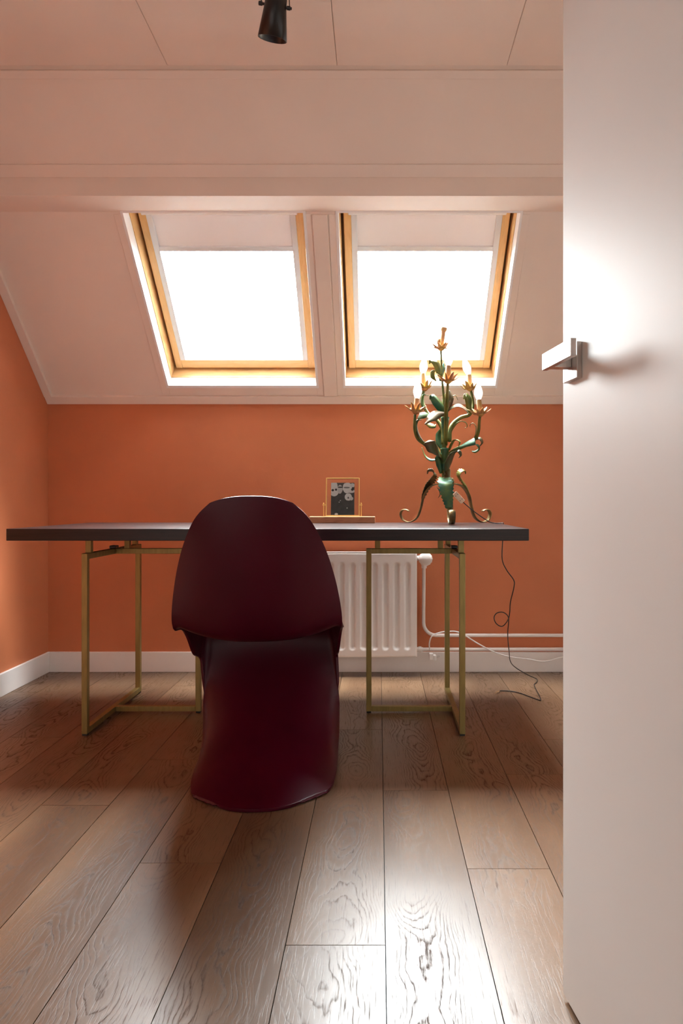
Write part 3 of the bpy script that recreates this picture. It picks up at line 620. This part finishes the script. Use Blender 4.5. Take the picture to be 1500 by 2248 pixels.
# leaves: close-up points, depth offsets, widths, side vector, paint
X_, Z_ = (1, 0, 0), (0, 0, 1)
for pts, wd, sd, m in [
    ([(500, 610, 0), (490, 540, -.02), (460, 460, -.03), (405, 430, -.03), (385, 465, -.03)], [.010, .030, .034, .022, .004], (1, .5, .3), 'leaf_olive'),
    ([(500, 640, 0), (510, 560, .01), (530, 500, .02), (535, 450, .03)], [.008, .024, .022, .002], (1, .4, 0), 'leaf_green'),
    ([(460, 640, 0), (425, 600, -.02), (425, 550, -.03), (450, 535, -.03)], [.004, .018, .020, .004], (1, .3, 0), 'leaf_olive'),
    ([(545, 970, 0), (510, 920, -.02), (460, 850, -.035), (415, 795, -.04), (392, 830, -.04)], [.010, .036, .040, .030, .004], (1, .5, .2), 'leaf_green'),
    ([(555, 970, -.02), (580, 900, -.03), (600, 810, -.03), (592, 735, -.02)], [.010, .036, .040, .008], (1, .35, 0), 'leaf_brown'),
    ([(548, 960, .01), (545, 880, .02), (560, 800, .03), (572, 750, .03)], [.010, .028, .026, .004], (1, .3, 0), 'leaf_olive'),
    ([(565, 975, -.02), (620, 920, -.05), (690, 900, -.07), (760, 940, -.075), (790, 985, -.075)], [.010, .026, .034, .034, .006], (0.1, 1, .55), 'leaf_brown'),
    ([(555, 970, -.02), (470, 975, -.06), (400, 1020, -.085), (340, 1085, -.09)], [.012, .044, .052, .008], (0.1, 0.8, .8), 'leaf_brown'),
    ([(270, 1030, -.085), (310, 1000, -.06), (350, 990, -.05), (385, 985, -.045)], [.006, .030, .030, .006], (0, .6, 1), 'leaf_green'),
    ([(345, 1075, .05), (390, 1100, .06), (440, 1105, .06), (455, 1085, .06)], [.008, .028, .022, .003], (0, .5, 1), 'leaf_olive'),
    ([(525, 1470, -.01), (470, 1380, -.05), (400, 1310, -.08), (335, 1280, -.09)], [.012, .052, .056, .008], (.5, .4, -.8), 'leaf_brown'),
    ([(480, 1440, .0), (410, 1445, .01), (350, 1405, .02), (310, 1320, .02)], [.010, .026, .024, .004], (0, .9, .45), 'leaf_green'),
    ([(345, 1275, -.02), (400, 1265, 0), (450, 1300, .01), (500, 1390, .01)], [.004, .024, .030, .012], (0.2, 1, .3), 'leaf_olive'),
    ([(510, 1590, -.01), (495, 1500, -.02), (480, 1430, -.03), (478, 1400, -.03)], [.012, .030, .030, .006], (1, .3, 0), 'leaf_green'),
    ([(565, 1590, -.01), (590, 1490, -.03), (630, 1400, -.045), (685, 1365, -.05), (710, 1400, -.05), (690, 1430, -.045)], [.016, .040, .036, .022, .012, .003], (.8, .5, .3), 'leaf_brown'),
    ([(600, 1350, -.01), (625, 1290, -.03), (655, 1250, -.04), (695, 1265, -.045), (690, 1310, -.045)], [.020, .034, .030, .020, .004], (.5, 1, .1), 'leaf_olive'),
    ([(515, 1340, 0), (490, 1270, .01), (490, 1190, .02), (505, 1130, .02)], [.010, .030, .030, .004], (1, .4, 0), 'leaf_green'),
    ([(590, 1250, .02), (625, 1150, .03), (690, 1065, .03), (755, 1065, .03), (775, 1105, .03), (750, 1125, .03)], [.008, .026, .020, .014, .010, .003], (0.4, 1, .2), 'leaf_olive'),
    ([(830, 1270, -.07), (870, 1180, -.06), (868, 1100, -.05), (835, 1070, -.045), (805, 1090, -.04), (808, 1112, -.04)], [.010, .018, .014, .010, .008, .003], (.3, 1, 0), 'iron_gold'),
    ([(335, 1270, -.08), (285, 1190, -.07), (258, 1100, -.06), (275, 1050, -.05), (310, 1040, -.05)], [.008, .024, .024, .020, .004], (.5, 1, 0), 'leaf_brown'),
    ([(640, 1355, -.04), (720, 1315, -.06), (800, 1285, -.075), (862, 1265, -.085)], [.010, .014, .030, .036], (.2, .5, 1), 'leaf_green'),
    ([(865, 1245, -.07), (905, 1240, -.07), (922, 1275, -.07), (905, 1310, -.07)], [.012, .034, .032, .008], (.4, 1, .4), 'leaf_brown'),
    ([(870, 1290, -.09), (890, 1330, -.095), (860, 1360, -.095), (825, 1360, -.09)], [.024, .034, .024, .005], (.2, 1, .6), 'leaf_green'),
    ([(820, 985, .06), (800, 920, .05), (795, 840, .04), (765, 790, .035), (738, 825, .03)], [.010, .028, .034, .026, .004], (1, .4, .2), 'leaf_olive'),
    ([(570, 860, .04), (610, 810, .06), (655, 790, .07), (680, 835, .075)], [.006, .014, .010, .003], (.2, 1, .2), 'leaf_olive'),
    ([(350, 930, .06), (320, 880, .05), (330, 790, .05), (380, 790, .05)], [.008, .020, .018, .004], (.6, .8, 0), 'leaf_green'),
]: leaf('leaf', [K(*q) for q in pts], wd, sd, m)
# flex of the lamp: through a cream inline switch, over the table end, looped, and along the floor to its bare ends
a0, a1 = K(645, 1790, -0.06), K(735, 1885, -0.06); ud = (a1-a0).normalized(); wv = ud.cross(Vector((0, 1, 0))).normalized(); yv = Vector((0, 1, 0))
L_ = (a1-a0).length
sw = MB().hexa([a0+wv*p*0.011+yv*q*0.007+ud*r for r in (0, L_) for p, q in ((-1, -1), (1, -1), (1, 1), (-1, 1))]).build('inline_switch', M['switch'], lp, bevel=0.002); tag(sw, 'cream inline switch with screws')
for f, g in ((0.25, .5), (0.25, -.5), (0.75, .5), (0.75, -.5)):
    c = a0+ud*L_*f+wv*0.011*g-yv*0.0068; MB().lathe([(0.0018, 0), (0.0018, 0.0012), (0.0001, 0.0014)], c, (0, -1, 0), 8).build('screw', M['black'], sw)
cord = [Vector((0.005, -0.01, 0.15))+lo*0, K(625, 1770, -0.05), a0]
MB().tube(cat_rom(cord, 5), 0.0022, 6).build('cord', M['black'], lp, smooth=True)
zt = TZ+0.003
wp = [a1+lo, at(1040, 1122, 2.91), at(1072, 1144, 2.92), Vector((0.500, 2.915, zt)), Vector((0.522, 2.912, zt)), Vector((0.5315, 2.911, zt-0.006)), at(1104, 1187, 2.915), at(1103, 1228, 2.925), at(1113, 1252, 2.935), at(1128, 1273, 2.94), at(1129, 1288, 2.95), at(1121, 1322, 2.965), at(1119.5, 1345, 2.98), at(1115, 1362, 2.98), at(1103, 1375, 2.985), at(1090, 1369, 2.985), at(1085, 1356, 2.985), at(1091, 1346, 2.985), at(1104, 1344, 2.985), at(1115, 1352, 2.99), at(1117, 1365, 2.995), at(1115, 1395, 3.02), at(1118, 1430, 3.08), at(1121, 1452, 3.14), at(1133, 1466, 3.22), at(1160, 1482, 3.25)]
fl_pts = [(1179, 1491), (1178, 1498), (1173, 1503), (1178, 1515), (1187, 1533), (1185, 1537), (1165, 1530), (1140, 1521), (1118, 1517), (1097, 1516.5)]
for (a, b_) in fl_pts:
    Yf = F*(EYE-0.003)/(b_-CY); wp.append(at(a, b_, Yf))
p = [q-lo for q in cat_rom(wp, 6)]
MB().tube(p, 0.0022, 6).build('cord', M['black'], lp, smooth=True)
e0 = p[-1]
for q in ((-0.022, -0.02, -0.001), (-0.012, -0.030, 0.0), (-0.026, -0.042, 0.0)):
    MB().tube(cat_rom([e0, e0+Vector(q)*0.5+Vector((0.0, -0.006, 0.003)), e0+Vector(q)], 4), 0.0013, 5).build('bare_end', M['copper'], lp)
